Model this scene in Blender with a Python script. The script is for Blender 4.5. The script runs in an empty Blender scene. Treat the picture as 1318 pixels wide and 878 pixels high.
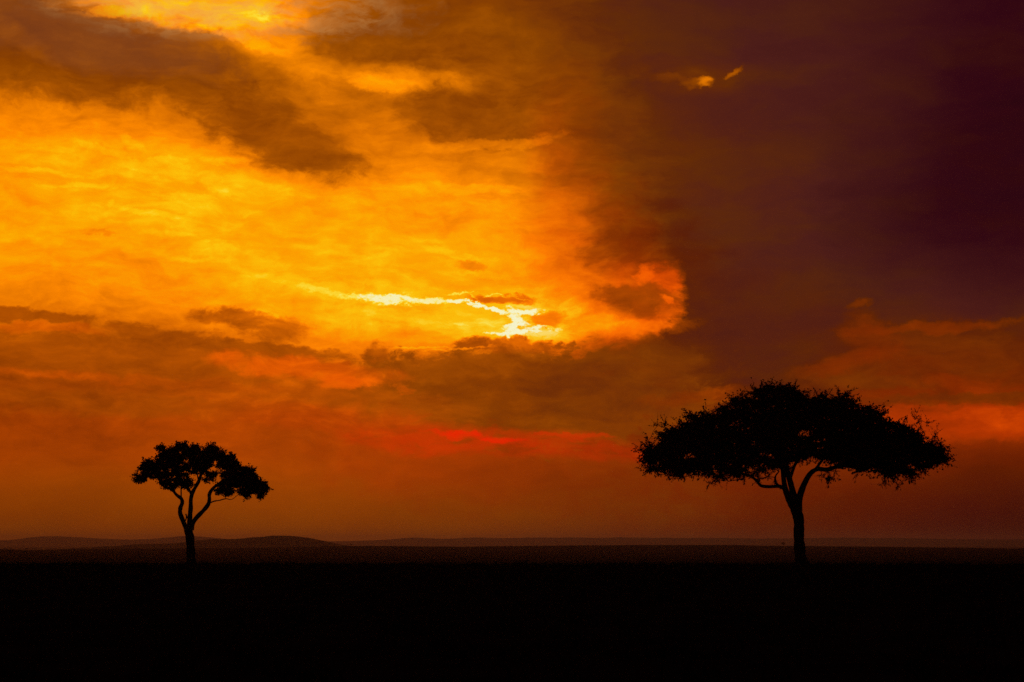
import bpy, math, random
import numpy as np
from mathutils import Vector
R = math.radians
rng = np.random.default_rng(7)
random.seed(7)
sc = bpy.context.scene
col = sc.collection

# ------------------------------------------------------------------ measures
F = 2800.0          # focal length in photograph pixels
CX, HY = 659.0, 698.0   # sunset azimuth and horizon height in the survey of the view
EYE = 1.6
SUN_EL = 5.9
SUN_AZ = 0.0


def spot(px, py, d):
    """metres east / up of a direction seen at distance d north of the eye"""
    return ((px - CX) / F * d, EYE + (HY - py) / F * d)


def azel(px, py):
    x, z = (px - CX) / F, (HY - py) / F
    return math.atan(x), math.atan(z / math.sqrt(1 + x * x))


# ------------------------------------------------------------------ helpers
def tag(o, label=None, cat=None, group=None, kind=None):
    for k, v in (('label', label), ('category', cat), ('group', group), ('kind', kind)):
        if v:
            o[k] = v
    return o


def mesh_obj(name, verts, faces, mat, parent=None, smooth=False):
    me = bpy.data.meshes.new(name)
    me.from_pydata([tuple(v) for v in verts] if not isinstance(verts, np.ndarray) else verts.tolist(), [], faces)
    me.materials.append(mat)
    if smooth:
        me.polygons.foreach_set('use_smooth', [True] * len(me.polygons))
    me.update()
    o = bpy.data.objects.new(name, me)
    col.objects.link(o)
    if parent:
        o.parent = parent
    return o


def empty(name, loc, label, cat, group=None):
    o = bpy.data.objects.new(name, None)
    o.location = loc
    col.objects.link(o)
    return tag(o, label, cat, group)


def noise_material(name, c1, c2, scale, rough=0.9, bump=0.0, stretch=(1, 1, 1), detail=6):
    m = bpy.data.materials.new(name)
    m.use_nodes = True
    nt = m.node_tree
    b = nt.nodes['Principled BSDF']
    b.inputs['Roughness'].default_value = rough
    b.inputs['Specular IOR Level'].default_value = 0.0
    tc = nt.nodes.new('ShaderNodeTexCoord')
    mp = nt.nodes.new('ShaderNodeMapping')
    mp.inputs['Scale'].default_value = stretch
    n = nt.nodes.new('ShaderNodeTexNoise')
    n.inputs['Scale'].default_value = scale
    n.inputs['Detail'].default_value = detail
    r = nt.nodes.new('ShaderNodeValToRGB')
    r.color_ramp.elements[0].position = 0.35
    r.color_ramp.elements[1].position = 0.65
    r.color_ramp.elements[0].color = (*c1, 1)
    r.color_ramp.elements[1].color = (*c2, 1)
    L = nt.links.new
    L(tc.outputs['Object'], mp.inputs[0]); L(mp.outputs[0], n.inputs['Vector'])
    L(n.outputs['Fac'], r.inputs[0]); L(r.outputs[0], b.inputs['Base Color'])
    if bump:
        bp = nt.nodes.new('ShaderNodeBump')
        bp.inputs['Strength'].default_value = bump
        L(n.outputs['Fac'], bp.inputs['Height']); L(bp.outputs[0], b.inputs['Normal'])
    return m


M_EARTH = noise_material('dry_savanna_earth', (.030, .022, .014), (.055, .042, .024), .35, bump=.2)
M_HILL = noise_material('far_scrub', (.03, .028, .02), (.06, .05, .03), .004, bump=.1)
M_BARK = noise_material('acacia_bark', (.035, .026, .018), (.08, .06, .045), 5, bump=.6, stretch=(3, 3, .6))
M_LEAF = noise_material('acacia_leaf', (.030, .045, .014), (.055, .07, .022), 1.2, rough=.7)
M_LEAF2 = noise_material('broad_leaf', (.025, .042, .014), (.05, .065, .022), 1.5, rough=.7)
M_GRASS = noise_material('dry_grass', (.04, .035, .016), (.075, .06, .028), .8, rough=.8)

# ------------------------------------------------------------------ sky
W = bpy.data.worlds.new('World')
sc.world = W
W.use_nodes = True
nt = W.node_tree
nt.nodes.clear()
LK = nt.links.new


def node(t, **kw):
    n = nt.nodes.new(t)
    for k, v in kw.items():
        setattr(n, k, v)
    return n


def put(sock, v):
    if isinstance(v, bpy.types.NodeSocket):
        LK(v, sock)
    else:
        sock.default_value = v


def m(op, a, b=None, c=None, clamp=False):
    n = node('ShaderNodeMath', operation=op, use_clamp=clamp)
    put(n.inputs[0], a)
    if b is not None: put(n.inputs[1], b)
    if c is not None: put(n.inputs[2], c)
    return n.outputs[0]


def vm(op, a, b=None, scale=None):
    n = node('ShaderNodeVectorMath', operation=op)
    put(n.inputs[0], a)
    if b is not None: put(n.inputs[1], b)
    if scale is not None: put(n.inputs['Scale'], scale)
    return n.outputs['Value'] if op in ('LENGTH', 'DOT_PRODUCT') else n.outputs['Vector']


def sstep(x, a, b, lo=0.0, hi=1.0):
    n = node('ShaderNodeMapRange', interpolation_type='SMOOTHSTEP')
    put(n.inputs['Value'], x)
    n.inputs['From Min'].default_value = a; n.inputs['From Max'].default_value = b
    n.inputs['To Min'].default_value = lo; n.inputs['To Max'].default_value = hi
    return n.outputs['Result']


def fmix(a, b, f):
    n = node('ShaderNodeMix', data_type='FLOAT', clamp_factor=True)
    put(n.inputs[0], f); put(n.inputs[2], a); put(n.inputs[3], b)
    return n.outputs[0]


def cmix(a, b, f):
    n = node('ShaderNodeMix', data_type='RGBA', clamp_factor=True)
    put(n.inputs[0], f); put(n.inputs[6], a); put(n.inputs[7], b)
    return n.outputs[2]


def noise(vec, scale, detail=5, rough=.5, color=False, dist=0.0):
    n = node('ShaderNodeTexNoise')
    n.inputs['Scale'].default_value = scale; n.inputs['Detail'].default_value = detail
    n.inputs['Roughness'].default_value = rough; n.inputs['Distortion'].default_value = dist
    LK(vec, n.inputs['Vector'])
    return n.outputs['Color'] if color else n.outputs['Fac']


def mapping(vec, loc=(0, 0, 0), rot=0.0, scale=(1, 1, 1), kind='TEXTURE'):
    n = node('ShaderNodeMapping', vector_type=kind)
    n.inputs['Location'].default_value = loc
    n.inputs['Rotation'].default_value = (0, 0, rot)
    n.inputs['Scale'].default_value = scale
    LK(vec, n.inputs['Vector'])
    return n.outputs[0]


tc = node('ShaderNodeTexCoord')
sep = node('ShaderNodeSeparateXYZ')
LK(tc.outputs['Generated'], sep.inputs[0])
dx, dy, dz = sep.outputs
AZ = m('ARCTAN2', dx, dy)
EL = m('ARCSINE', dz)
# azimuth and elevation, both in units of 1/28 radian (about two degrees)
cb = node('ShaderNodeCombineXYZ')
LK(m('MULTIPLY', AZ, 28.0), cb.inputs[0]); LK(m('MULTIPLY', EL, 28.0), cb.inputs[1])
P = cb.outputs[0]


def uv(px, py):
    a, e = azel(px, py)
    return a * 28.0, e * 28.0


def warp(vec, scale, amp, detail=5, rough=.55, off=(0, 0, 0), sx=1.0, sy=1.0, ay=1.0):
    q = mapping(vec, loc=off, scale=(sx, sy, 1), kind='POINT')
    c = noise(q, scale, detail, rough, color=True)
    d = vm('SUBTRACT', c, (.5, .5, .5))
    return vm('ADD', vec, vm('MULTIPLY', d, (amp, amp * ay, 0)))


PB = warp(P, .9, .85, detail=5, rough=.55, off=(3, 7, 1), sy=1.5, ay=.55)      # broad billows
PC = warp(P, 2.2, .46, detail=8, rough=.64, off=(9, 2, 5), sy=1.5, ay=.8)      # ragged cloud rims

# smoothly varying brightness of the cloud deck, azimuth columns x elevation rows
COLS = [0, 66, 132, 198, 264, 330, 396, 462, 528, 594, 660, 726, 792, 858, 924, 990, 1056, 1122, 1188, 1254, 1318]
ROWS = {
 0:   [.38,.42,.56,.70,.74,.76,.62,.46,.40,.38,.36,.32,.27,.22,.20,.19,.18,.16,.14,.12,.10],
 50:  [.40,.36,.38,.42,.50,.62,.60,.48,.43,.43,.39,.35,.29,.24,.21,.20,.18,.16,.13,.11,.10],
 100: [.42,.42,.42,.42,.44,.50,.55,.60,.60,.52,.45,.39,.31,.26,.23,.20,.20,.17,.13,.10,.10],
 150: [.66,.66,.64,.60,.54,.46,.50,.55,.55,.50,.48,.43,.35,.28,.24,.21,.19,.17,.13,.10,.09],
 200: [.74,.76,.77,.77,.76,.62,.52,.60,.66,.62,.60,.47,.36,.30,.26,.22,.19,.16,.12,.09,.09],
 250: [.75,.76,.79,.80,.82,.82,.77,.75,.74,.73,.72,.54,.38,.31,.26,.22,.18,.15,.11,.09,.09],
 300: [.75,.77,.78,.79,.80,.80,.79,.79,.78,.77,.75,.61,.41,.32,.26,.22,.18,.15,.11,.09,.09],
 350: [.73,.74,.75,.76,.78,.80,.80,.80,.79,.79,.78,.68,.54,.38,.26,.22,.20,.18,.16,.14,.13],
 400: [.62,.66,.70,.70,.72,.77,.80,.80,.82,.84,.82,.76,.66,.50,.28,.23,.21,.22,.22,.20,.17],
 450: [.49,.48,.49,.50,.52,.57,.68,.72,.70,.62,.58,.52,.46,.36,.27,.25,.25,.30,.33,.32,.29],
 500: [.44,.44,.46,.48,.50,.54,.52,.46,.43,.42,.40,.38,.36,.34,.30,.30,.33,.36,.35,.35,.35],
 550: [.45,.45,.45,.46,.48,.50,.50,.48,.47,.45,.43,.43,.42,.41,.37,.37,.40,.44,.48,.47,.45],
 600: [.46,.46,.46,.47,.48,.48,.48,.48,.47,.46,.44,.42,.40,.38,.36,.35,.35,.35,.34,.32,.29],
 650: [.40,.40,.41,.42,.42,.42,.42,.42,.41,.41,.40,.38,.36,.35,.34,.32,.30,.28,.25,.22,.20],
 700: [.36,.36,.37,.38,.38,.38,.38,.38,.37,.37,.35,.33,.32,.31,.29,.27,.25,.22,.19,.17,.16],
}
sb = node('ShaderNodeSeparateXYZ')
LK(PB, sb.inputs[0])
U0, U1 = uv(0, 400)[0], uv(1318, 400)[0]
ufac = m('DIVIDE', m('SUBTRACT', sb.outputs[0], U0), U1 - U0)
acc = None
STEP = 50 / F * 28.0
for y, vals in ROWS.items():
    r = node('ShaderNodeValToRGB')
    cr = r.color_ramp
    cr.interpolation = 'B_SPLINE'
    while len(cr.elements) < len(vals):
        cr.elements.new(0.5)
    for i, (px, v) in enumerate(zip(COLS, vals)):
        cr.elements[i].position = (uv(px, 400)[0] - U0) / (U1 - U0)
        cr.elements[i].color = (v, v, v, v)
    LK(ufac, r.inputs[0])
    # row elevation, allowing for the flattening of a level line away from the centre
    t = m('ABSOLUTE', m('DIVIDE', m('SUBTRACT', sb.outputs[1], (HY - y) / F * 28.0 * .99), STEP))
    if y == 0:
        t = m('MULTIPLY', t, m('LESS_THAN', sb.outputs[1], HY / F * 28.0 * .99))
    if y == 700:
        t = m('MULTIPLY', t, m('GREATER_THAN', sb.outputs[1], 0.0))
    a = m('MAXIMUM', m('SUBTRACT', 1.5, t), 0.0)
    b = m('MAXIMUM', m('SUBTRACT', .5, t), 0.0)
    w = m('SUBTRACT', m('MULTIPLY', m('MULTIPLY', a, a), .5), m('MULTIPLY', m('MULTIPLY', b, b), 1.5))
    wsum = w if acc is None else m('ADD', wsum, w)
    acc = m('MULTIPLY', r.outputs[1], w) if acc is None else m('MULTIPLY_ADD', r.outputs[1], w, acc)
V = m('DIVIDE', acc, m('MAXIMUM', wsum, .3))

# streaky cloud texture
T1 = noise(mapping(PB, loc=(4, 1, 0), rot=R(-6), scale=(.65, 1.8, 1), kind='POINT'), 1.0, 9, .56)
T2 = noise(mapping(PB, loc=(1, 8, 0), rot=R(14), scale=(1.3, 4.6, 1), kind='POINT'), 1.5, 8, .60)
T3 = noise(mapping(PB, loc=(6, 3, 2), rot=R(-3), scale=(1.0, 1.5, 1), kind='POINT'), 3.0, 7, .62)
_xy = {}


def xy(field):
    k = field.node.name
    if k not in _xy:
        n = node('ShaderNodeSeparateXYZ')
        LK(field, n.inputs[0])
        _xy[k] = (n.outputs[0], n.outputs[1])
    return _xy[k]


NZ = m('MULTIPLY', m('SUBTRACT', noise(mapping(PB, loc=(2, 5, 3), scale=(1.0, 1.7, 1), kind='POINT'), 2.6, 9, .66), .5), 4.4)
NW = m('MULTIPLY', m('SUBTRACT', noise(mapping(P, loc=(7, 5, 3), scale=(1.0, 1.7, 1), kind='POINT'), 11.0, 5, .7), .5), 8.0)


def blob(px, py, rx, ry, rot=0.0, soft=.5, field=PB, nz=None):
    """0..1 cover of one cloud: an ellipse on the sky, rims broken up by the warped field"""
    x, y = xy(field)
    u, v = uv(px, py)
    c, s_ = math.cos(R(-rot)), math.sin(R(-rot))
    rx, ry = rx / 100, ry / 100
    a = m('MULTIPLY_ADD', x, c / rx, m('MULTIPLY_ADD', y, s_ / rx, -(u * c + v * s_) / rx))
    b = m('MULTIPLY_ADD', x, -s_ / ry, m('MULTIPLY_ADD', y, c / ry, (u * s_ - v * c) / ry))
    d = m('MULTIPLY_ADD', a, a, m('MULTIPLY_ADD', b, b, NZ if nz is None else nz))
    return sstep(d, (1 + soft) ** 2, max(0.0, 1 - soft) ** 2)


RED = None   # reddening


def feat(px, py, rx, ry, rot, v, k=1.0, soft=.5, field=None, red=None):
    global V, RED
    g = blob(px, py, rx, ry, rot, soft, PB if field is None else field)
    V = fmix(V, v, m('MULTIPLY', g, k) if k != 1 else g)
    if red is not None:
        RED = fmix(RED, red, m('MULTIPLY', g, k) if k != 1 else g)


ye = node('ShaderNodeSeparateXYZ'); LK(PB, ye.inputs[0])
rr = node('ShaderNodeValToRGB'); cr = rr.color_ramp
stops = [(0, .15), (60, .35), (110, .62), (150, .66), (200, .50), (260, .28), (330, .08), (420, .03), (520, .10), (620, 0), (700, 0)]
while len(cr.elements) < len(stops): cr.elements.new(.5)
for i, (h, r_) in enumerate(stops):
    cr.elements[i].position = h / 700; cr.elements[i].color = (r_, r_, r_, r_)
LK(m('DIVIDE', ye.outputs[1], 7.0), rr.inputs[0])
RED = rr.outputs[1]
# broad reddening to the right of the sun
RED = fmix(RED, .75, blob(800, 400, 100, 110, 0, .7))
RED = fmix(RED, .50, m('MULTIPLY', blob(735, 300, 40, 130, 0, .9), .8))
RED = fmix(RED, .90, m('MULTIPLY', blob(640, 595, 150, 45, 2, .95), .6))
RED = fmix(RED, 1.0, blob(1340, 650, 330, 90, 0, .9))
RED = fmix(RED, .90, blob(1230, 560, 190, 60, 0, .8))

# --- cloud by cloud
feat(265, 8, 120, 14, 0, .85, .85, .8)
feat(325, 26, 92, 10, -2, .91, .85, .7, PC)
feat(215, 12, 70, 5, -4, .90, .7, .9, PC)
feat(80, 85, 150, 36, 4, .39, .8, .6)
feat(200, 78, 110, 30, 8, .40, .8, .5)
feat(35, 52, 45, 7, 28, .48, .5, 1.0)
feat(365, 66, 55, 18, 24, .70, .75, .9, PC)
feat(335, 58, 30, 5, 20, .80, .6, 1.0, PC)
feat(400, 100, 26, 12, 40, .66, .6, 1.0, PC)
feat(330, 160, 80, 34, 28, .42, .9, .5)
feat(395, 195, 62, 24, 16, .45, .85, .5)
feat(455, 40, 70, 26, 20, .42, .6, .8)
feat(470, 68, 60, 15, 8, .44, .7, .7)
feat(525, 104, 70, 14, 8, .74, .8, .7, PC)
feat(490, 108, 30, 6, 4, .80, .6, .9, PC)
feat(570, 142, 44, 28, 0, .43, .85, .6)
feat(625, 150, 62, 30, 0, .41, .75, .7)
feat(520, 50, 110, 30, 6, .38, .6, .7)
feat(640, 186, 60, 5, -5, .70, .6, .9, PC)
feat(600, 245, 50, 5, 2, .82, .6, .9, PC)
feat(455, 265, 22, 8, 15, .84, .5, .9, PC)
feat(160, 215, 130, 9, 6, .86, .5, .9, PC)
feat(280, 225, 70, 8, 8, .86, .5, .9, PC)
feat(250, 265, 60, 6, 8, .85, .5, .9, PC)
feat(305, 335, 55, 14, 20, .83, .4, 1.0, PC)
for q in [(130, 190, 26, 4, 10), (182, 206, 30, 3, 2), (205, 217, 40, 2.8, 5), (236, 226, 40, 2.6, 9), (268, 240, 30, 3, 14), (292, 206, 18, 3, 0), (240, 252, 40, 2.6, 8),
          (186, 272, 40, 3, 5), (215, 300, 30, 3, 6), (275, 318, 16, 3, 4), (240, 335, 22, 3, -4), (110, 240, 40, 3, -3), (60, 222, 40, 3, 0), (170, 182, 12, 5, 40)]:
    feat(*q, .89, .48, 1.0, PC)
feat(125, 298, 16, 2.5, 8, .68, .8, .7, PC)
feat(580, 325, 26, 3, 12, .86, .6, .8, PC)
feat(608, 343, 15, 5, 12, .62, .8, .6, PC)
feat(615, 352, 26, 2, 4, .87, .5, .8, PC)
# dark deck to the right
feat(745, 290, 14, 5, 10, .56, .6, .9, PC, .5)
feat(745, 305, 26, 6, 10, .60, .7, .8, PC, .6)
feat(800, 318, 50, 22, 0, .36, .6, .6)
feat(960, 300, 90, 130, 0, .24, .4, .6, PC)
feat(960, 430, 110, 60, 8, .25, .8, .7, PB, .3)
feat(850, 362, 26, 19, -20, .60, .85, .5, PC, .95)
feat(840, 405, 38, 22, -38, .66, .8, .5, PC, .85)
feat(812, 384, 40, 15, 14, .42, .9, .6, PC, .5)
feat(845, 372, 20, 9, 30, .42, .8, .6, PC, .5)
feat(785, 376, 20, 8, -10, .46, .7, .7, PC, .5)
feat(830, 400, 16, 7, 30, .46, .7, .7, PC, .6)
feat(832, 352, 8, 10, 0, .66, .7, .7, PC, .9)
feat(858, 384, 8, 4, 40, .68, .8, .7, PC, .9)
feat(790, 425, 70, 10, -4, .72, .6, .7, PC, .7)
feat(740, 412, 40, 8, 6, .76, .6, .8, PC, .5)
# glow round the sun
feat(560, 405, 150, 22, 2, .84, .7, .8)
feat(655, 412, 62, 30, 2, .91, .8, .95)
feat(500, 385, 70, 12, 2, .88, .6, .95)
# low dark clouds under the sun
feat(690, 512, 215, 58, 3, .40, .95, .16, PC, .22)
feat(590, 470, 130, 18, -3, .43, .95, .35, PC, .22)
feat(800, 490, 110, 42, -6, .34, .8, .5, PC, .25)
feat(485, 455, 14, 12, 0, .46, .8, .5, PC)
feat(500, 520, 90, 16, 6, .45, .7, .5, PC, .4)
feat(660, 446, 60, 8, 2, .47, .8, .5, PC, .4)
feat(45, 408, 62, 7, 1, .46, .9, .5, PC, .3)
feat(305, 412, 52, 11, 5, .49, .9, .5, PC, .3)
feat(366, 425, 30, 14, -5, .50, .9, .5, PC, .3)
feat(200, 436, 90, 12, 5, .465, .9, .5, PC, .3)
feat(340, 450, 95, 8, 5, .46, .9, .5, PC, .3)
feat(130, 458, 230, 24, 4, .455, .8, .5, PC, .35)
feat(60, 424, 60, 5, 0, .58, .5, .8, PC, .7)
feat(390, 475, 95, 13, 5, .585, .85, .6, PC, .75)
feat(445, 492, 30, 5, -4, .60, .8, .7, PC, .8)
feat(205, 492, 140, 5, 3, .54, .7, .8, PC, .7)
feat(330, 500, 160, 10, 4, .47, .5, .8, PC, .4)
feat(150, 520, 160, 12, 2, .45, .6, .7, PC, .35)
feat(430, 540, 120, 12, 4, .53, .6, .8, PC, .8)
# right hand lower sky
feat(1103, 394, 10, 4, -14, .40, .6, 1.0, PC, .8)
feat(1120, 432, 26, 18, 30, .42, .55, .95, PC, .9)
feat(1200, 420, 80, 5, -2, .42, .7, .8, PC, .9)
feat(1220, 450, 110, 26, 0, .36, .5, .95, PC, .7)
feat(1085, 468, 45, 8, -14, .41, .6, .95, PC, .9)
feat(1110, 490, 60, 9, 2, .34, .85, .5, PC, .4)
feat(1180, 492, 32, 8, 10, .34, .85, .5, PC, .4)
feat(1240, 496, 60, 8, 6, .42, .7, .7, PC, .9)
feat(1240, 513, 110, 6, -2, .34, .85, .5, PC, .5)
feat(1255, 545, 130, 20, -1, .50, .8, .7, PC, 1.0)
feat(905, 512, 60, 7, -4, .42, .55, .8, PC, .8)
# little gaps high on the right
feat(890, 100, 60, 14, 0, .27, .6, .95)
feat(900, 103, 34, 10, -6, .33, .7, 1.0)
feat(866, 101, 20, 4, 8, .36, .7, 1.0, PC, .1)
feat(898, 106, 14, 5, -6, .44, .8, 1.0, PC, .05)
feat(906, 106, 7, 5, 0, .66, .8, 1.0, PC, .05)
feat(930, 99, 14, 3, -22, .30, .6, 1.0, PC, .1)
feat(945, 94, 8, 2.6, -24, .52, .8, 1.0, PC, .05)
feat(822, 92, 9, 6, 0, .33, .6, .9, PC, 0)
feat(850, 190, 40, 10, 0, .30, .5, .9)
# edges of the clouds right by the sun
feat(645, 386, 40, 6.5, 3, .62, .95, .35, PC, .45)
feat(706, 409, 20, 9, -8, .67, .95, .5, PC, .4)

# the gap through which the sun shows: a crooked bright line
PW = warp(P, 4.5, .24, detail=6, rough=.70, off=(1, 5, 8), sy=1.6, ay=.7)
white = None


def seg(x0, y0, x1, y1, w, k=1.0, soft=.5):
    global white
    L = math.hypot(x1 - x0, y1 - y0)
    w *= .72
    g = blob((x0 + x1) / 2, (y0 + y1) / 2, L / 2 + w * .8, w, math.degrees(math.atan2(y1 - y0, x1 - x0)), soft, PW, NW)
    g = m('MULTIPLY', g, k) if k != 1 else g
    white = g if white is None else m('MAXIMUM', white, g)


for s in [(335, 355, 395, 370, 4, .16, .95), (385, 367, 450, 382, 4.5, .4, .9), (440, 382, 475, 384, 4.5, .62, .9),
          (468, 383, 520, 386, 7.5, .9, .8), (500, 380, 545, 386, 3, .9, .8), (530, 386, 575, 387, 3.4, .8, .8), (572, 387, 600, 388, 3.6, .95),
          (597, 388, 625, 394, 3.4), (622, 394, 656, 402, 3.0), (650, 402, 690, 401, 4.2), (658, 402, 672, 417, 7.5), (666, 413, 658, 428, 6.5),
          (636, 430, 690, 426, 3.2), (648, 422, 668, 418, 3.5), (676, 423, 700, 420, 3.2, .95), (698, 419, 716, 423, 2, .6, .9),
          (580, 379, 607, 377, 1.5, .6), (604, 377, 611, 386, 1.4, .5), (622, 383, 636, 378, 1.2, .6),
          (634, 378, 650, 381, 1.2, .5), (660, 381, 680, 386, 1.2, .4), (586, 416, 600, 417, 2, .3),
          (480, 404, 545, 416, 5, .12, .9), (560, 450, 620, 447, 1.6, .3, .8), (520, 447, 570, 446, 1.6, .35, .8)]:
    seg(*s)
# cloud texture: strongest in the lit thin cloud, faint in the haze near the horizon
bright = sstep(V, .12, .74)
high = sstep(m('MULTIPLY', EL, F), 40.0, 190.0, .15, 1.0)
tex = m('MULTIPLY', m('SUBTRACT', T1, .5), m('MULTIPLY_ADD', bright, .21, .08))
tex = m('MULTIPLY_ADD', m('SUBTRACT', T2, .5), m('MULTIPLY_ADD', bright, .21, .02), tex)
tex = m('MULTIPLY_ADD', m('SUBTRACT', T3, .5), m('MULTIPLY_ADD', bright, .16, .02), tex)
V = m('MULTIPLY_ADD', tex, high, V)
V = m('MINIMUM', m('MAXIMUM', V, .05), .93)
V = fmix(V, 1.0, white)

# colour of light through ever thicker cloud, yellow sunlight to purple-brown
def lin(c):
    return tuple((v / 255 / 12.92) if v / 255 <= .04045 else ((v / 255 + .055) / 1.055) ** 2.4 for v in c) + (1,)


def palette(stops, fac):
    r = node('ShaderNodeValToRGB'); cr = r.color_ramp
    while len(cr.elements) < len(stops): cr.elements.new(.5)
    for i, (p_, c_) in enumerate(stops):
        cr.elements[i].position = p_; cr.elements[i].color = lin(c_)
    LK(fac, r.inputs[0])
    return r.outputs[0]


YEL = palette([(0, (8, 0, 6)), (.1, (48, 5, 17)), (.2, (76, 28, 24)), (.3, (98, 40, 8)), (.4, (138, 64, 0)), (.5, (178, 90, 0)),
               (.6, (218, 115, 0)), (.7, (255, 140, 0)), (.8, (255, 170, 0)), (.87, (255, 196, 8)), (.93, (255, 228, 60)), (1, (250, 246, 200))], V)
REDP = palette([(0, (8, 0, 3)), (.1, (40, 2, 8)), (.2, (66, 12, 6)), (.3, (94, 24, 0)), (.4, (132, 36, 0)), (.5, (182, 52, 0)),
                (.6, (235, 78, 0)), (.7, (255, 98, 0)), (.8, (255, 130, 0)), (.9, (255, 190, 20)), (1, (250, 246, 200))], V)
C = cmix(YEL, REDP, RED)
C = cmix(C, vm('MULTIPLY', C, (1.05, 1.35, .35)), m('MULTIPLY', m('MULTIPLY', sstep(T1, .42, .64), .45), sstep(V, .5, .28)))
# crimson slivers under the deck
crim = m('MAXIMUM', m('MULTIPLY', blob(612, 563, 50, 4, 5, 1.0, PC), .75), m('MULTIPLY', blob(640, 572, 130, 13, 3, .95), .28))
crim = m('MAXIMUM', crim, m('MULTIPLY', blob(725, 561, 40, 3, 0, .9, PC), .4))
C = cmix(C, lin((255, 24, 0)), m('MULTIPLY', crim, sstep(T2, .32, .52, .35, .95)))
# paler, greyer light of the clear gap high on the left
C = cmix(C, lin((232, 170, 96)), m('MULTIPLY', blob(290, 14, 150, 22, 0, .9), m('MULTIPLY', sstep(T2, .62, .38), .35)))
C = cmix(C, lin((120, 66, 40)), m('MULTIPLY', blob(90, 40, 130, 26, 10, .9), .35))
# unseen sky away from the sunset, darkened so the near ground stays black
fade = m('MULTIPLY', sstep(m('ABSOLUTE', m('ADD', AZ, .02)), .60, .25, 0.0, 1.0), sstep(EL, .46, .255, 0.0, 1.0))
C = cmix((.010, .003, .007, 1), C, fade)  # dim purple put into the unseen sky to tint the haze

nish = node('ShaderNodeTexSky')
nish.sky_type = 'NISHITA'
nish.sun_disc = False
nish.sun_elevation = R(SUN_EL)
nish.sun_rotation = R(SUN_AZ)
nish.dust_density = 4.0
total = vm('ADD', C, vm('SCALE', nish.outputs[0], scale=.00004))
bg = node('ShaderNodeBackground')
LK(total, bg.inputs['Color'])
bg.inputs['Strength'].default_value = 1.0
ow = node('ShaderNodeOutputWorld')
LK(bg.outputs[0], ow.inputs['Surface'])
W.cycles.sampling_method = 'MANUAL'
W.cycles.sample_map_resolution = 1024

# the sun, almost wholly veiled by the cloud deck
sl = bpy.data.lights.new('sun', 'SUN')
sl.energy = 0.03
sl.angle = R(3)
sl.color = (1.0, .50, .16)
so = bpy.data.objects.new('sun', sl)
col.objects.link(so)
so.rotation_euler = Vector((math.sin(R(SUN_AZ)) * math.cos(R(SUN_EL)), math.cos(R(SUN_AZ)) * math.cos(R(SUN_EL)), math.sin(R(SUN_EL)))).to_track_quat('Z', 'Y').to_euler()

# ------------------------------------------------------------------ ground
def smooth(x, a, b):
    t = np.clip((x - a) / (b - a), 0, 1)
    return t * t * (3 - 2 * t)


def value_noise(x, seed, freq, octaves=4, gain=.5):
    out = np.zeros_like(x, dtype=float); a = 1.0
    for o in range(octaves):
        g = np.random.default_rng(seed + o).uniform(-1, 1, 4096)
        t = x * freq * 2 ** o + 1000.0
        i = np.floor(t).astype(int); f = t - i; f = f * f * (3 - 2 * f)
        out += a * (g[i % 4096] * (1 - f) + g[(i + 1) % 4096] * f); a *= gain
    return out


def edge_y(px):
    return np.interp(px, [-400, 0, 40, 130, 300, 450, 600, 820, 940, 1100, 1318, 1700],
                     [708, 706.6, 708, 706.5, 705.5, 702.6, 703.6, 701.4, 701.8, 703.6, 706, 708]) + value_noise(px, 51, .02, 4) * .25


def ground_z(x, y):
    r = np.hypot(x, y)
    az = np.arctan2(x, y)
    px = CX + F * np.tan(np.clip(az, -1.2, 1.2))
    z = value_noise(x, 1, .02, 3) * .05 + value_noise(y, 11, .03, 3) * .04
    z = z * smooth(r, 10, 60) - .45 * smooth(r, 152, 176)
    crest = 174 + 4 * value_noise(px, 5, .008, 3)
    ze = EYE - (edge_y(px) - HY) / F * 3000
    yy = np.interp(np.log(np.clip(r, 330, 3000)), np.log([330, 600, 1000, 1600, 2300, 3000]), [732, 728.5, 722.5, 716, 709.5, 0])
    k_ = np.interp(np.log(np.clip(r, 2300, 3000)), np.log([2300, 3000]), [0, 1])
    yy = np.where(r > 2300, 709.5 * (1 - k_) + edge_y(px) * k_, yy)
    far = EYE - (yy - HY) / F * np.clip(r, 330, 3000)
    t1 = smooth(r, crest, 330)
    z = np.where(r > crest, z * (1 - t1) + far * t1, z)
    z = z - smooth(r, 3020, 4600) * (ze + 24)
    z = z + value_noise(x * .7 + y * .3, 21, .003, 4) * .6 * smooth(r, 600, 1200) * (1 - smooth(r, 2000, 3000)) * .35
    return z


azs = np.concatenate([np.linspace(-.34, .34, 260), np.linspace(.34, 2 * math.pi - .34, 90)[1:-1]])
rs = np.concatenate([np.linspace(2, 150, 60), np.linspace(153, 400, 50), np.geomspace(415, 2850, 60), np.linspace(2870, 3200, 14), np.geomspace(3300, 20000, 34)])
A, Rr = np.meshgrid(azs, rs)
X, Y = Rr * np.sin(A), Rr * np.cos(A)
Z = ground_z(X, Y)
vs = np.stack([X, Y, Z], -1).reshape(-1, 3)
n = len(azs)
fs = [(i * n + j, i * n + (j + 1) % n, (i + 1) * n + (j + 1) % n, (i + 1) * n + j) for i in range(len(rs) - 1) for j in range(n)]
fs.append(tuple(range(n - 1, -1, -1)))
g = mesh_obj('ground', vs, fs, M_EARTH, smooth=True)
tag(g, kind='structure')


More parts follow.
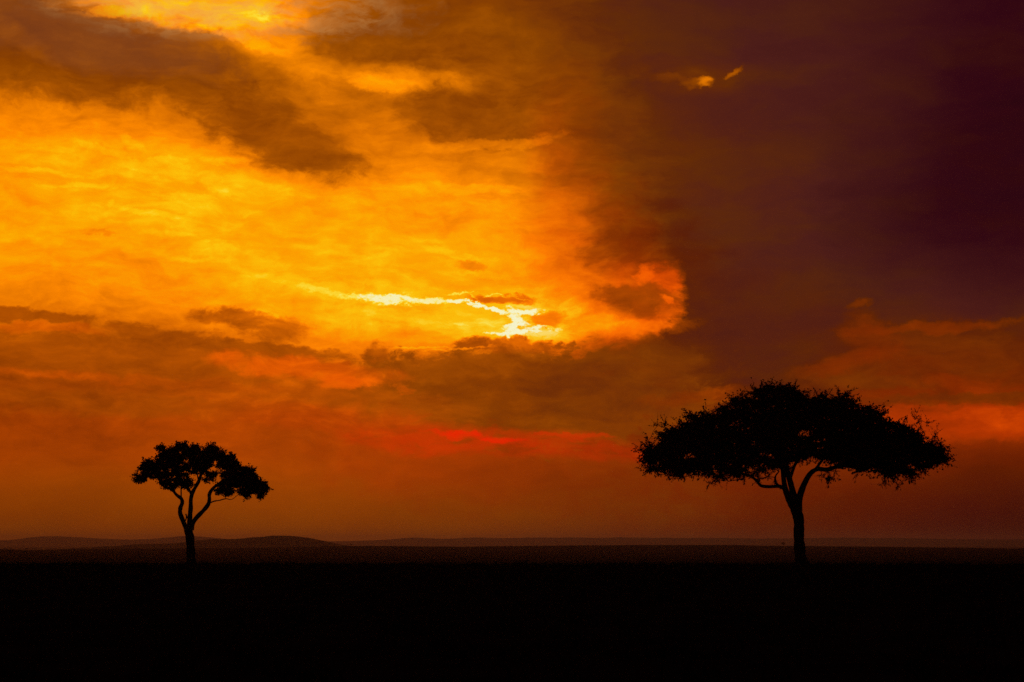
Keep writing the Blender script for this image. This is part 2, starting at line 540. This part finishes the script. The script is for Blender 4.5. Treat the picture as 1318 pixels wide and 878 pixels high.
def ridge(name, dist, halfdepth, pxs, pys, base, px0, px1, seed, amp=.5, npx=420):
    """a long hill: skyline given by bearing and height, rounded front and back"""
    px = np.linspace(px0, px1, npx)
    top = np.interp(px, pxs, pys)
    k = np.ones(9) / 9
    top = np.convolve(np.pad(top, 4, 'edge'), k, 'valid')
    top = top + value_noise(px, seed, .05, 4) * amp
    ztop = EYE + (HY - top) / F * dist
    ts = np.linspace(-1, 1, 17)
    V_ = []
    for t in ts:
        h = base + (ztop - base) * (math.cos(t * math.pi / 2) ** .8 if abs(t) < 1 else 0)
        d = dist + t * halfdepth
        az = np.arctan((px - CX) / F)
        V_.append(np.stack([d * np.tan(az), np.full_like(px, d), h + value_noise(px + 90 * t, seed + 9, .03, 4) * 1.2 * (1 - abs(t))], -1))
    V_ = np.array(V_).reshape(-1, 3)
    F_ = [(i * npx + j, i * npx + j + 1, (i + 1) * npx + j + 1, (i + 1) * npx + j) for i in range(16) for j in range(npx - 1)]
    o = mesh_obj(name, V_, F_, M_HILL, smooth=True)
    return tag(o, kind='structure')


ridge('hill', 5400, 600, [-200, 60, 130, 200, 240, 270, 300, 330, 350, 375, 395, 415, 440, 470, 500, 560],
      [716, 708.5, 704, 700, 697.2, 694, 693.4, 691, 689.9, 689.8, 691.5, 695.5, 701, 705, 709, 716], -27, -200, 560, 31, .35)
ridge('distant_hills', 15500, 1500,
      [-900, -300, 0, 20, 45, 75, 100, 130, 160, 190, 215, 240, 268, 300, 440, 500, 530, 545, 570, 600, 640, 680, 800, 900, 1000, 1100, 1200, 1318, 1700, 2300],
      [694, 695, 695.6, 694.5, 690.6, 690, 691.5, 693.4, 694.8, 694.6, 691.3, 689.7, 691.5, 695, 697, 694.5, 691.6, 691.8, 694, 691.8, 692.5, 692, 692, 692.6, 693.2, 692, 693.5, 694.4, 695, 694],
      -28, -900, 2300, 41, .3, 900)

# ------------------------------------------------------------------ trees
def tube(V_, F_, pts, rad, sides=6, cap=True):
    pts = np.array(pts, float); rad = np.array(rad, float)
    tan = np.gradient(pts, axis=0)
    tan /= np.maximum(np.linalg.norm(tan, axis=1, keepdims=True), 1e-9)
    ref = np.array([0.13, 1.0, 0.07]) if abs(tan[0][1]) < .9 else np.array([1.0, 0.1, 0.0])
    a = np.cross(tan, ref); a /= np.maximum(np.linalg.norm(a, axis=1, keepdims=True), 1e-9)
    b = np.cross(tan, a)
    base = len(V_)
    for i in range(len(pts)):
        for s in range(sides):
            th = 2 * math.pi * s / sides
            V_.append(pts[i] + rad[i] * (math.cos(th) * a[i] + math.sin(th) * b[i]))
    for i in range(len(pts) - 1):
        for s in range(sides):
            s2 = (s + 1) % sides
            F_.append((base + i * sides + s, base + i * sides + s2, base + (i + 1) * sides + s2, base + (i + 1) * sides + s))
    if cap:
        F_.append(tuple(base + (len(pts) - 1) * sides + s for s in range(sides)))
        F_.append(tuple(base + s for s in range(sides - 1, -1, -1)))


def catmull(p, n=6):
    p = np.array(p, float)
    q = np.vstack([2 * p[0] - p[1], p, 2 * p[-1] - p[-2]])
    out = []
    for i in range(1, len(q) - 2):
        for t in np.linspace(0, 1, n, endpoint=False):
            out.append(.5 * ((2 * q[i]) + (-q[i - 1] + q[i + 1]) * t + (2 * q[i - 1] - 5 * q[i] + 4 * q[i + 1] - q[i + 2]) * t * t + (-q[i - 1] + 3 * q[i] - 3 * q[i + 1] + q[i + 2]) * t ** 3))
    out.append(q[-2])
    return np.array(out)


def limb_mesh(limbs, to_m, s):
    """limbs: lists of (px, py, depth, width px); returns verts, faces and the nodes twigs may spring from"""
    V_, F_, N_ = [], [], []
    for L in limbs:
        p = catmull([(*to_m(a[0], a[1]), a[2], a[3]) for a in L], 7)
        w = p[:, 3] * s / 2
        w = w * (1 + .07 * value_noise(np.arange(len(w)) * .5 + L[0][0], 3, .9, 2))
        pts = np.stack([p[:, 0], p[:, 2], p[:, 1]], -1)
        tube(V_, F_, pts, np.maximum(w, .012), 10)
        for q, r_ in zip(pts, w):
            N_.append((*q, r_))
    return V_, F_, np.array(N_)


def branch_out(V_, F_, nodes, targets, rnd, bal=.25, r0=.014, rmax=.13, step=.45, expo=.42):
    """join every target to the limbs by a balanced shortest tree and sweep the twigs"""
    pos = [n_[:3] for n_ in nodes]; plen = [0.0] * len(pos); par = [-1] * len(pos)
    tip = [0] * len(pos)
    pos = [np.array(p) for p in pos]
    T = np.array(targets); m_ = len(T)
    best = np.full(m_, 1e9); bi = np.zeros(m_, int)
    P_ = np.array(pos)
    for i in range(m_):
        d = np.linalg.norm(P_ - T[i], axis=1)
        k = int(np.argmin(d)); best[i] = d[k]; bi[i] = k
    done = np.zeros(m_, bool)
    chains = []
    for _ in range(m_):
        c = np.where(done, 1e9, best)
        t = int(np.argmin(c)); done[t] = True
        a = pos[bi[t]]; b = T[t]
        L = np.linalg.norm(b - a); k = max(1, int(L / step))
        prev = int(bi[t]); start = prev
        bow = rnd.normal(0, .07 * L, 3); bow[2] += .05 * L
        new = []
        for j in range(1, k + 1):
            f = j / k
            q = a + (b - a) * f + bow * math.sin(math.pi * f) + (rnd.normal(0, .03, 3) if j < k else 0)
            pos.append(q); par.append(prev); tip.append(0); plen.append(plen[prev] + L / k)
            prev = len(pos) - 1; new.append(prev)
        chains.append([start] + new)
        cur = prev
        while cur >= 0:
            tip[cur] += 1; cur = par[cur]
        for q in new:
            d = np.linalg.norm(T - pos[q], axis=1) + bal * plen[q]
            up = (d < best) & ~done
            best[up] = d[up]; bi[up] = q
    for ch in chains:
        pts = [pos[i] for i in ch]
        rad = [min(rmax, r0 * max(1, tip[i]) ** expo) for i in ch]
        rad[0] = rad[1] * 1.15
        if len(pts) == 2:
            pts = [pts[0], (pts[0] + pts[1]) / 2, pts[1]]; rad = [rad[0], (rad[0] + rad[1]) / 2, rad[1]]
        tube(V_, F_, pts, rad, 5, False)
    return


def leaves(centres, dirs, size, rnd, aspect=.5):
    """one small pointed leaf face per centre, returned as arrays"""
    n_ = len(centres)
    d = dirs + rnd.normal(0, .55, (n_, 3)); d /= np.linalg.norm(d, axis=1, keepdims=True)
    u = rnd.normal(0, 1, (n_, 3)); u -= (u * d).sum(1, keepdims=True) * d; u /= np.linalg.norm(u, axis=1, keepdims=True)
    L = size * rnd.uniform(.6, 1.4, (n_, 1)); Wd = L * aspect
    v0 = centres - d * L * .5; v1 = centres + u * Wd * .5; v2 = centres + d * L * .5; v3 = centres - u * Wd * .5
    V_ = np.stack([v0, v1, v2, v3], 1).reshape(-1, 3)
    F_ = [(4 * i, 4 * i + 1, 4 * i + 2, 4 * i + 3) for i in range(n_)]
    return V_, F_


def twigs_with_leaves(clumps, rnd, ntw, length, nleaf, spread, lsize, outward, aspect=.5, droop=0.0, flat=.55, tw=.010):
    """clumps (n,3): short curved twigs spraying from each centre with leaves along them"""
    TV, TF = [], []
    cs, ds = [], []
    for c, o_ in zip(clumps, outward):
        for _ in range(ntw):
            d = rnd.normal(0, 1, 3); d[2] *= flat
            d /= np.linalg.norm(d); d = d * .8 + o_ * .55; d /= np.linalg.norm(d)
            L = length * rnd.uniform(.45, 1.25)
            cur = rnd.normal(0, .25, 3); cur[2] += .15 - droop
            ts = np.linspace(0, 1, 4)[:, None]
            pts = c + d * L * ts + cur * L * ts ** 2
            tube(TV, TF, pts, [tw, tw * .8, tw * .6, tw * .35], 3, False)
            k = nleaf
            f = rnd.uniform(.1, 1.03, (k, 1))
            p = c + d * L * f + cur * L * f ** 2 + rnd.normal(0, spread, (k, 3)) * (1.15 - .6 * f)
            cs.append(p); ds.append(np.repeat(d[None], k, 0))
    LV, LF = leaves(np.vstack(cs), np.vstack(ds), lsize, rnd, aspect)
    off = len(LV)
    return np.vstack([LV, np.array(TV)]), LF + [tuple(i + off for i in f) for f in TF]


def finish_tree(root, V_, F_, CV, CF, leafmat, base):
    b = np.array(base)
    mesh_obj('trunk', np.array(V_) - b, F_, M_BARK, root, smooth=True)
    mesh_obj('crown', CV - b, CF, leafmat, root)


# ---- the wide umbrella acacia (surveyed in a 1318-wide enlargement of px 800..1240 / py 470..750)
D1 = 149.0
S1 = D1 / F
def z1(x, y): return 800 + x * .33384, 470 + y * .33384
def to1(x, y): return spot(*z1(x, y), D1)
rnd = np.random.default_rng(11)
k1 = S1 * .33384
acacia_limbs = [
    [(697, 805, 0, 66), (693, 770, 0, 47), (688, 720, .02, 42), (684, 660, .05, 40), (684, 600, .05, 40), (674, 560, .05, 44), (668, 535, .05, 46)],
    [(672, 560, 0, 34), (650, 530, -.2, 27), (632, 490, -.4, 22), (622, 450, -.6, 20), (616, 400, -.7, 17), (600, 350, -1.2, 14), (570, 300, -2, 10), (530, 250, -3, 7)],
    [(676, 555, .1, 34), (668, 515, .3, 30), (660, 470, .6, 24), (650, 420, 1, 21), (640, 370, 1.4, 17), (640, 320, 1.8, 13), (660, 260, 2.4, 9), (690, 200, 3, 6)],
    [(680, 560, 0, 34), (684, 520, 0, 28), (692, 490, 0, 24), (706, 455, 0, 22), (726, 420, -.1, 20), (752, 402, -.2, 18), (790, 403, -.4, 17), (830, 392, -.7, 16), (870, 390, -1, 16),
     (912, 402, -1.3, 15), (940, 388, -1.5, 12), (975, 366, -1.8, 10), (1030, 350, -2, 8), (1090, 345, -2.2, 6)],
    [(628, 480, -.3, 14), (605, 468, -.5, 14), (565, 470, -.8, 13), (530, 466, -1.1, 12), (512, 448, -1.4, 11), (485, 430, -1.7, 10), (458, 424, -2, 9), (435, 400, -2.4, 8), (400, 380, -3, 7), (330, 350, -3.5, 5)],
    [(640, 375, 1.4, 13), (590, 330, 2.6, 10), (520, 300, 4, 8), (440, 280, 5, 6), (360, 270, 5.6, 4)],
    [(655, 440, .9, 13), (690, 370, 2.2, 12), (750, 310, 3.6, 10), (830, 280, 4.8, 7), (920, 270, 5.6, 5)],
    [(618, 410, -.7, 13), (560, 340, -2.6, 10), (470, 290, -4, 8), (360, 270, -4.6, 6), (250, 280, -4.6, 4)],
    [(745, 404, -.2, 12), (780, 350, -1.4, 10), (840, 300, -3, 8), (900, 260, -4.4, 6), (960, 240, -5, 4)],
    [(850, 391, -.8, 10), (900, 340, .4, 8), (970, 300, 1.4, 6), (1060, 290, 2, 4)],
    [(462, 424, -2, 7), (458, 440, -2, 6), (430, 446, -2.1, 4), (400, 452, -2.2, 2)],
    [(975, 366, -1.8, 5), (1012, 395, -1.9, 4), (1020, 420, -2, 3.2), (1008, 446, -2, 2.2), (1016, 470, -2, 1.2)],
    [(1012, 410, -1.9, 3.5), (1035, 440, -1.8, 2.6), (1052, 475, -1.8, 1.2)],
    [(612, 470, -.5, 8), (592, 455, -.5, 9), (590, 430, -.5, 7), (604, 410, -.6, 4)],
]
V_, F_, N_ = limb_mesh(acacia_limbs, to1, k1)
# buttressed foot
for a in range(5):
    th = a * 1.257 + .4
    bx, bz = to1(697, 770)
    tube(V_, F_, [(bx + .12 * math.cos(th), .12 * math.sin(th), bz + .1), (bx + .42 * math.cos(th), .42 * math.sin(th), .12), (bx + .8 * math.cos(th), .8 * math.sin(th), -.12)], [.30, .2, .08], 7)
TOPX = [64, 75, 88, 102, 125, 140, 165, 200, 240, 290, 345, 372, 405, 440, 480, 530, 600, 655, 700, 760, 830, 900, 950, 1000, 1045, 1100, 1150, 1185, 1215, 1240, 1258, 1270]
TOPY = [372, 335, 305, 288, 262, 236, 226, 210, 172, 168, 158, 138, 122, 98, 78, 66, 76, 84, 96, 96, 106, 122, 142, 166, 196, 212, 232, 270, 296, 318, 345, 372]
BOTX = [64, 90, 112, 150, 200, 245, 300, 345, 390, 430, 470, 520, 560, 600, 640, 700, 760, 820, 880, 940, 975, 1000, 1030, 1070, 1110, 1150, 1190, 1230, 1258, 1270]
BOTY = [384, 402, 415, 412, 432, 432, 425, 450, 445, 436, 420, 408, 412, 400, 392, 385, 380, 378, 382, 378, 388, 405, 438, 440, 440, 432, 398, 388, 388, 392]
XC, HALF, RD = 667.0, 588.0, 8.6
cl, out = [], []
while len(cl) < 960:
    t = rnd.uniform(-1, 1); x = rnd.uniform(-1, 1)
    rr_ = t * t + x * x
    if rr_ > .97: continue
    sx_ = x / math.sqrt(1 - t * t)
    X_ = XC + HALF * sx_
    tp, bt = np.interp(X_, TOPX, TOPY), np.interp(X_, BOTX, BOTY)
    h = rnd.beta(1.0, 1.05)
    lift = 38 * t * t
    y = tp + 24 + lift + h * max(6, bt - tp - 42 - lift)
    px, pz = to1(XC + HALF * x * .985, y)
    p = np.array([px, t * RD, pz])
    if cl and np.min(np.linalg.norm(np.array(cl) - p, axis=1)) < .36: continue
    # airy windows in the middle and towards the underside
    ex = XC + HALF * x
    if h > .3 and rnd.random() < .22 * (1 - abs(x)) + .05: continue
    cl.append(p)
    o_ = np.array([x, t, 0.0]); rad = math.sqrt(rr_)
    o_ = o_ * rad * .8 + np.array([0, 0, .05 if h < .35 else (-.55 if h > .78 else 0)])
    if rad > .8: o_[2] -= .3
    out.append(o_)
cl, out = np.array(cl), np.array(out)
branch_out(V_, F_, N_, cl, rnd, r0=.012, rmax=.11)
CV, CF = twigs_with_leaves(cl, rnd, 12, .78, 23, .07, .148, out, aspect=.5, flat=.5)
# drooping sprays at the right and left tips and under the boughs
hang = [(1008, 440), (1020, 455), (1030, 435), (1052, 462), (1015, 425), (1040, 418), (1100, 425), (1125, 430), (1160, 410), (1245, 362), (1255, 350), (1215, 378), (1225, 300), (1195, 275),
        (85, 370), (95, 385), (120, 395), (85, 320), (140, 232), (170, 225), (345, 452), (380, 446), (240, 432), (205, 428), (530, 440), (515, 425), (475, 432), (560, 430), (595, 445), (760, 425), (800, 410), (450, 415),
        (1125, 205), (1150, 215), (1165, 240), (1170, 225), (880, 400), (830, 405), (420, 430), (300, 425)]
hc = np.array([[to1(a, b)[0], rnd.uniform(-1.5, 1.5), to1(a, b)[1]] for a, b in hang])
ho = np.array([[(.5 if a > 667 else -.5) * (1 if not 300 < a < 1000 else .2), 0, -.5 if b > 340 else .4] for a, b in hang])
branch_out(V_, F_, N_, hc, rnd, r0=.012, rmax=.05)
HV, HF = twigs_with_leaves(hc, rnd, 8, .62, 14, .05, .10, ho, aspect=.45, flat=1.0)
CF += [tuple(i + len(CV) for i in f) for f in HF]; CV = np.vstack([CV, HV])
bx = to1(697, 770)[0]
root = empty('acacia_tree', (bx, D1, 0), 'large wide-crowned umbrella acacia, black silhouette on the right', 'tree')
for A_ in (V_,):
    for i, v in enumerate(A_): A_[i] = (v[0], v[1] + D1, v[2])
CV[:, 1] += D1
finish_tree(root, V_, F_, CV, CF, M_LEAF, (bx, D1, 0))

# ---- the smaller tree on the left (surveyed in an enlargement of px 140..380 / py 550..740)
D2 = 149.0
def z2(x, y): return 140 + x * .21641, 550 + y * .21641
def to2(x, y): return spot(*z2(x, y), D2)
k2 = D2 / F * .21641
rnd = np.random.default_rng(23)
limbs2 = [
    [(490, 870, 0, 74), (490, 820, 0, 60), (488, 760, 0, 54), (486, 700, 0, 53), (482, 650, 0, 52), (476, 610, 0, 44), (474, 585, 0, 40)],
    [(468, 640, 0, 30), (455, 590, -.05, 28), (440, 550, -.1, 28), (427, 510, -.2, 27), (430, 478, -.25, 26), (441, 450, -.3, 24), (436, 425, -.4, 22), (412, 405, -.5, 20), (397, 385, -.6, 17), (385, 350, -.8, 14), (360, 310, -1, 10), (320, 270, -1.2, 7), (260, 255, -1.3, 5)],
    [(480, 630, 0, 34), (480, 580, 0, 33), (482, 530, .05, 30), (486, 480, .1, 28), (487, 430, .1, 26), (495, 390, .2, 24), (512, 355, .3, 22), (530, 320, .4, 21), (541, 285, .5, 19), (550, 240, .6, 14), (560, 190, .7, 9)],
    [(490, 610, 0, 34), (500, 570, 0, 30), (525, 535, -.05, 27), (560, 500, -.1, 26), (592, 462, -.2, 25), (602, 430, -.3, 23), (602, 400, -.3, 22), (620, 370, -.4, 20), (650, 345, -.5, 18), (700, 320, -.6, 13), (770, 310, -.7, 9), (840, 330, -.8, 5)],
    [(600, 452, -.2, 9), (630, 440, -.2, 8), (660, 436, -.3, 7), (700, 426, -.4, 6), (735, 430, -.4, 4), (770, 405, -.4, 3)],
    [(488, 400, .1, 15), (475, 365, .2, 12), (465, 335, .2, 9), (470, 290, .3, 6)],
    [(455, 560, -.1, 7), (464, 535, -.1, 9), (459, 515, -.1, 8)],
    [(400, 390, -.6, 9), (375, 375, -.7, 6), (355, 350, -.8, 4)],
    [(541, 285, .5, 9), (580, 240, 1.2, 7), (640, 210, 1.6, 5)],
    [(530, 320, .4, 9), (500, 260, 1.4, 7), (440, 220, 2, 5)],
    [(436, 425, -.4, 9), (420, 330, .6, 8), (390, 260, 1.4, 5)],
    [(620, 370, -.4, 9), (690, 290, .8, 8), (740, 250, 1.4, 5)],
]
V_, F_, N_ = limb_mesh(limbs2, to2, k2)
# foliage masses: centre x, y, half width, half height, depth centre, half depth (m), clumps
lobes = [(190, 305, 38, 34, -.2, 1.0, 13), (225, 225, 48, 42, .2, 1.3, 22), (290, 235, 60, 50, 0, 1.9, 32), (320, 285, 46, 26, -.4, 1.4, 12), (350, 175, 66, 52, .3, 2.2, 38), (430, 150, 66, 48, 0, 2.4, 38),
         (420, 230, 66, 58, -.3, 2.4, 30), (375, 340, 42, 36, -.4, 1.1, 16), (430, 320, 34, 34, .2, 1.1, 12), (465, 345, 28, 34, .2, .8, 9), (510, 165, 66, 48, .2, 2.5, 34), (560, 220, 62, 52, 0, 2.3, 30), (590, 160, 50, 44, 0, 2.2, 24),
         (640, 165, 46, 48, -.2, 2.0, 26), (690, 215, 58, 48, .1, 2.0, 30), (740, 240, 46, 46, .2, 1.8, 22), (620, 290, 30, 28, 0, 1.0, 9), (490, 240, 60, 44, .4, 2.0, 18), (770, 320, 66, 56, 0, 1.8, 40), (835, 300, 52, 50, -.2, 1.6, 28),
         (870, 355, 56, 50, 0, 1.5, 34), (908, 368, 34, 46, .1, 1.1, 20), (905, 400, 30, 20, .1, .9, 8), (700, 345, 48, 38, -.3, 1.2, 20), (710, 390, 40, 20, -.3, .8, 9), (660, 375, 26, 18, -.4, .6, 5), (820, 390, 46, 26, -.2, 1.2, 12), (585, 300, 10, 28, 0, .3, 3),
         (255, 275, 50, 30, 0, 1.2, 12), (690, 275, 34, 22, .3, .9, 7), (800, 275, 50, 34, 0, 1.4, 14), (540, 250, 50, 26, .2, 1.4, 9), (400, 285, 60, 26, .5, 1.4, 10), (330, 330, 30, 22, 0, .8, 5), (730, 175, 16, 16, 0, .6, 3), (840, 255, 18, 12, 0, .6, 4), (625, 122, 20, 14, 0, .6, 4), (430, 106, 34, 12, 0, .9, 6), (305, 128, 22, 10, 0, .6, 5), (505, 118, 22, 10, 0, .6, 3)]
cl, out = [], []
for (cx_, cy_, rx_, ry_, dc, rd_, k) in lobes:
    for _ in range(k):
        q = rnd.normal(0, 1, 3); q /= np.linalg.norm(q); q *= rnd.uniform(.25, 1) ** .5 * .80
        x, z = to2(cx_ + q[0] * rx_, cy_ - q[2] * ry_)
        cl.append([x, dc + q[1] * rd_, z]); out.append(q * .7 + np.array([0, 0, .15]))
cl, out = np.array(cl), np.array(out)
branch_out(V_, F_, N_, cl, rnd, r0=.008, rmax=.06, step=.3)
CV, CF = twigs_with_leaves(cl, rnd, 8, .31, 15, .07, .11, out, aspect=.75, flat=.55, tw=.007)
bx = to2(490, 800)[0]
for i, v in enumerate(V_): V_[i] = (v[0], v[1] + D2, v[2])
CV[:, 1] += D2
root = empty('savanna_tree', (bx, D2, 0), 'smaller black silhouetted tree on the left with three crooked limbs', 'tree')
finish_tree(root, V_, F_, CV, CF, M_LEAF2, (bx, D2, 0))

# ---- bushes and small trees out on the hazy plain
def far_tree(px, d, h, w, label, group, seed, name='distant_tree', cat='tree'):
    rnd = np.random.default_rng(seed)
    x = (px - CX) / F * d
    z = float(ground_z(np.array([x]), np.array([d]))[0])
    root = empty(name, (x, d, z), label, cat, group)
    V_, F_ = [], []
    tube(V_, F_, [(0, 0, -.3), (.05 * w, 0, h * .3), (.02 * w, .1, h * .6)], [h * .05, h * .035, h * .02], 6)
    tube(V_, F_, [(.04 * w, 0, h * .3), (-.15 * w, 0, h * .5), (-.25 * w, 0, h * .65)], [h * .03, h * .02, h * .012], 5)
    tube(V_, F_, [(.04 * w, 0, h * .35), (.18 * w, 0, h * .55), (.28 * w, 0, h * .68)], [h * .03, h * .02, h * .012], 5)
    mesh_obj('trunk', np.array(V_), F_, M_BARK, root, smooth=True)
    k = 900
    q = rnd.normal(0, 1, (k, 3)); q /= np.linalg.norm(q, axis=1, keepdims=True); q *= rnd.uniform(.3, 1, (k, 1)) ** .5
    c = np.stack([q[:, 0] * w / 2, q[:, 1] * w / 2, h * .68 + q[:, 2] * h * .32 + .06 * h * np.sin(q[:, 0] * 6 + seed)], -1)
    LV, LF = leaves(c, q, h * .09, rnd, .8)
    mesh_obj('crown', LV, LF, M_LEAF2, root)


far_tree(1008, 2980, 5, 5.5, 'faint tiny tree on the skyline just left of the big trunk', None, 1)
far_tree(452, 2980, 3.2, 3.4, 'speck of a bush on the skyline at the right foot of the dark hill', None, 2, 'distant_bush', 'bush')
far_tree(369, 1700, 4.2, 6, 'tiny dark bush on the dim plain below the summit of the low hill', None, 3, 'distant_bush', 'bush')
G = 'tiny trees on the far left skyline of the plain'
for i, (px, d, h, w) in enumerate([(13, 2960, 3, 4), (34, 2960, 2.6, 4)]):
    far_tree(px, d, h, w, 'tiny tree on the plain skyline at the far left edge of the view', G, 10 + i)
G = 'bushes in a row on the plain below the hill'
for i, px in enumerate([396, 404, 413, 421, 430]):
    far_tree(px, 1750 + 30 * i, 2.2 + .3 * (i % 3), 5 + i % 2 * 2, 'low bush in the short row on the plain below the dark hill', G, 20 + i, 'distant_bush', 'bush')

# ------------------------------------------------------------------ grass
rnd = np.random.default_rng(5)
NB = 60000
r_ = np.sqrt(rnd.uniform(18 ** 2, 162 ** 2, NB))
a_ = rnd.uniform(-.30, .30, NB)
x, y = r_ * np.sin(a_), r_ * np.cos(a_)
# tussocks
cx_, cy_ = x[::12].repeat(12)[:NB], y[::12].repeat(12)[:NB]
x, y = cx_ + rnd.normal(0, .13, NB), cy_ + rnd.normal(0, .13, NB)
z = ground_z(x, y)
h = rnd.uniform(.12, .42, NB) * np.repeat(rnd.uniform(.5, 1.3, NB // 12 + 1), 12)[:NB] * np.interp(r_, [0, 70, 150], [1, .9, .5])
w = .006 + .00012 * r_
th = rnd.uniform(0, 2 * math.pi, NB); lx, ly = rnd.normal(0, .10, NB), rnd.normal(0, .10, NB)
b = np.stack([x, y, z - .02], -1)
side = np.stack([np.cos(th) * w, np.sin(th) * w, 0 * w], -1)
mid = b + np.stack([lx * .4, ly * .4, h * .6], -1)
tip_ = b + np.stack([lx * 1.2, ly * 1.2, h], -1)
GV = np.stack([b - side, b + side, mid + side * .6, tip_, mid - side * .6], 1).reshape(-1, 3)
GF = [(5 * i, 5 * i + 1, 5 * i + 2, 5 * i + 3, 5 * i + 4) for i in range(NB)]
tag(mesh_obj('grass', GV, GF, M_GRASS), 'dry tufted savanna grass in darkness covering the near ground', 'grass', kind='stuff')

# ------------------------------------------------------------------ haze
HZ = 21000.0
lo, hi = -31.0, 62.0
hv = [(-HZ, -HZ, lo), (HZ, -HZ, lo), (HZ, HZ, lo), (-HZ, HZ, lo), (-HZ, -HZ, hi), (HZ, -HZ, hi), (HZ, HZ, hi), (-HZ, HZ, hi)]
hf = [(0, 3, 2, 1), (4, 5, 6, 7), (0, 1, 5, 4), (1, 2, 6, 5), (2, 3, 7, 6), (3, 0, 4, 7)]
mh = bpy.data.materials.new('evening_haze')
mh.use_nodes = True
t_ = mh.node_tree
t_.nodes.remove(t_.nodes['Principled BSDF'])
pv = t_.nodes.new('ShaderNodeVolumePrincipled')
pv.inputs['Color'].default_value = (.94, .62, .82, 1)
pv.inputs['Density'].default_value = 7.0e-5
pv.inputs['Anisotropy'].default_value = .65
t_.links.new(pv.outputs[0], t_.nodes['Material Output'].inputs['Volume'])
tag(mesh_obj('haze', hv, hf, mh), 'thin evening haze over the plain', 'haze', kind='stuff')

# ------------------------------------------------------------------ camera
cam = bpy.data.cameras.new('camera')
cam.sensor_width = 36
cam.lens = 36 * F / 1318
cam.shift_y = (HY - 439) / 1318
cam.clip_start = .5
cam.clip_end = 60000
co = bpy.data.objects.new('camera', cam)
co.location = (0, 0, EYE)
co.rotation_euler = (R(90), 0, 0)
col.objects.link(co)
sc.camera = co

sc.view_settings.view_transform = 'Standard'
sc.view_settings.look = 'None'
sc.view_settings.exposure = 0
sc.view_settings.gamma = 1
sc.view_settings.use_curve_mapping = False
sc.cycles.use_denoising = False
sc.cycles.volume_bounces = 0
sc.cycles.max_bounces = 4
sc.cycles.use_adaptive_sampling = True
sc.render.use_motion_blur = False
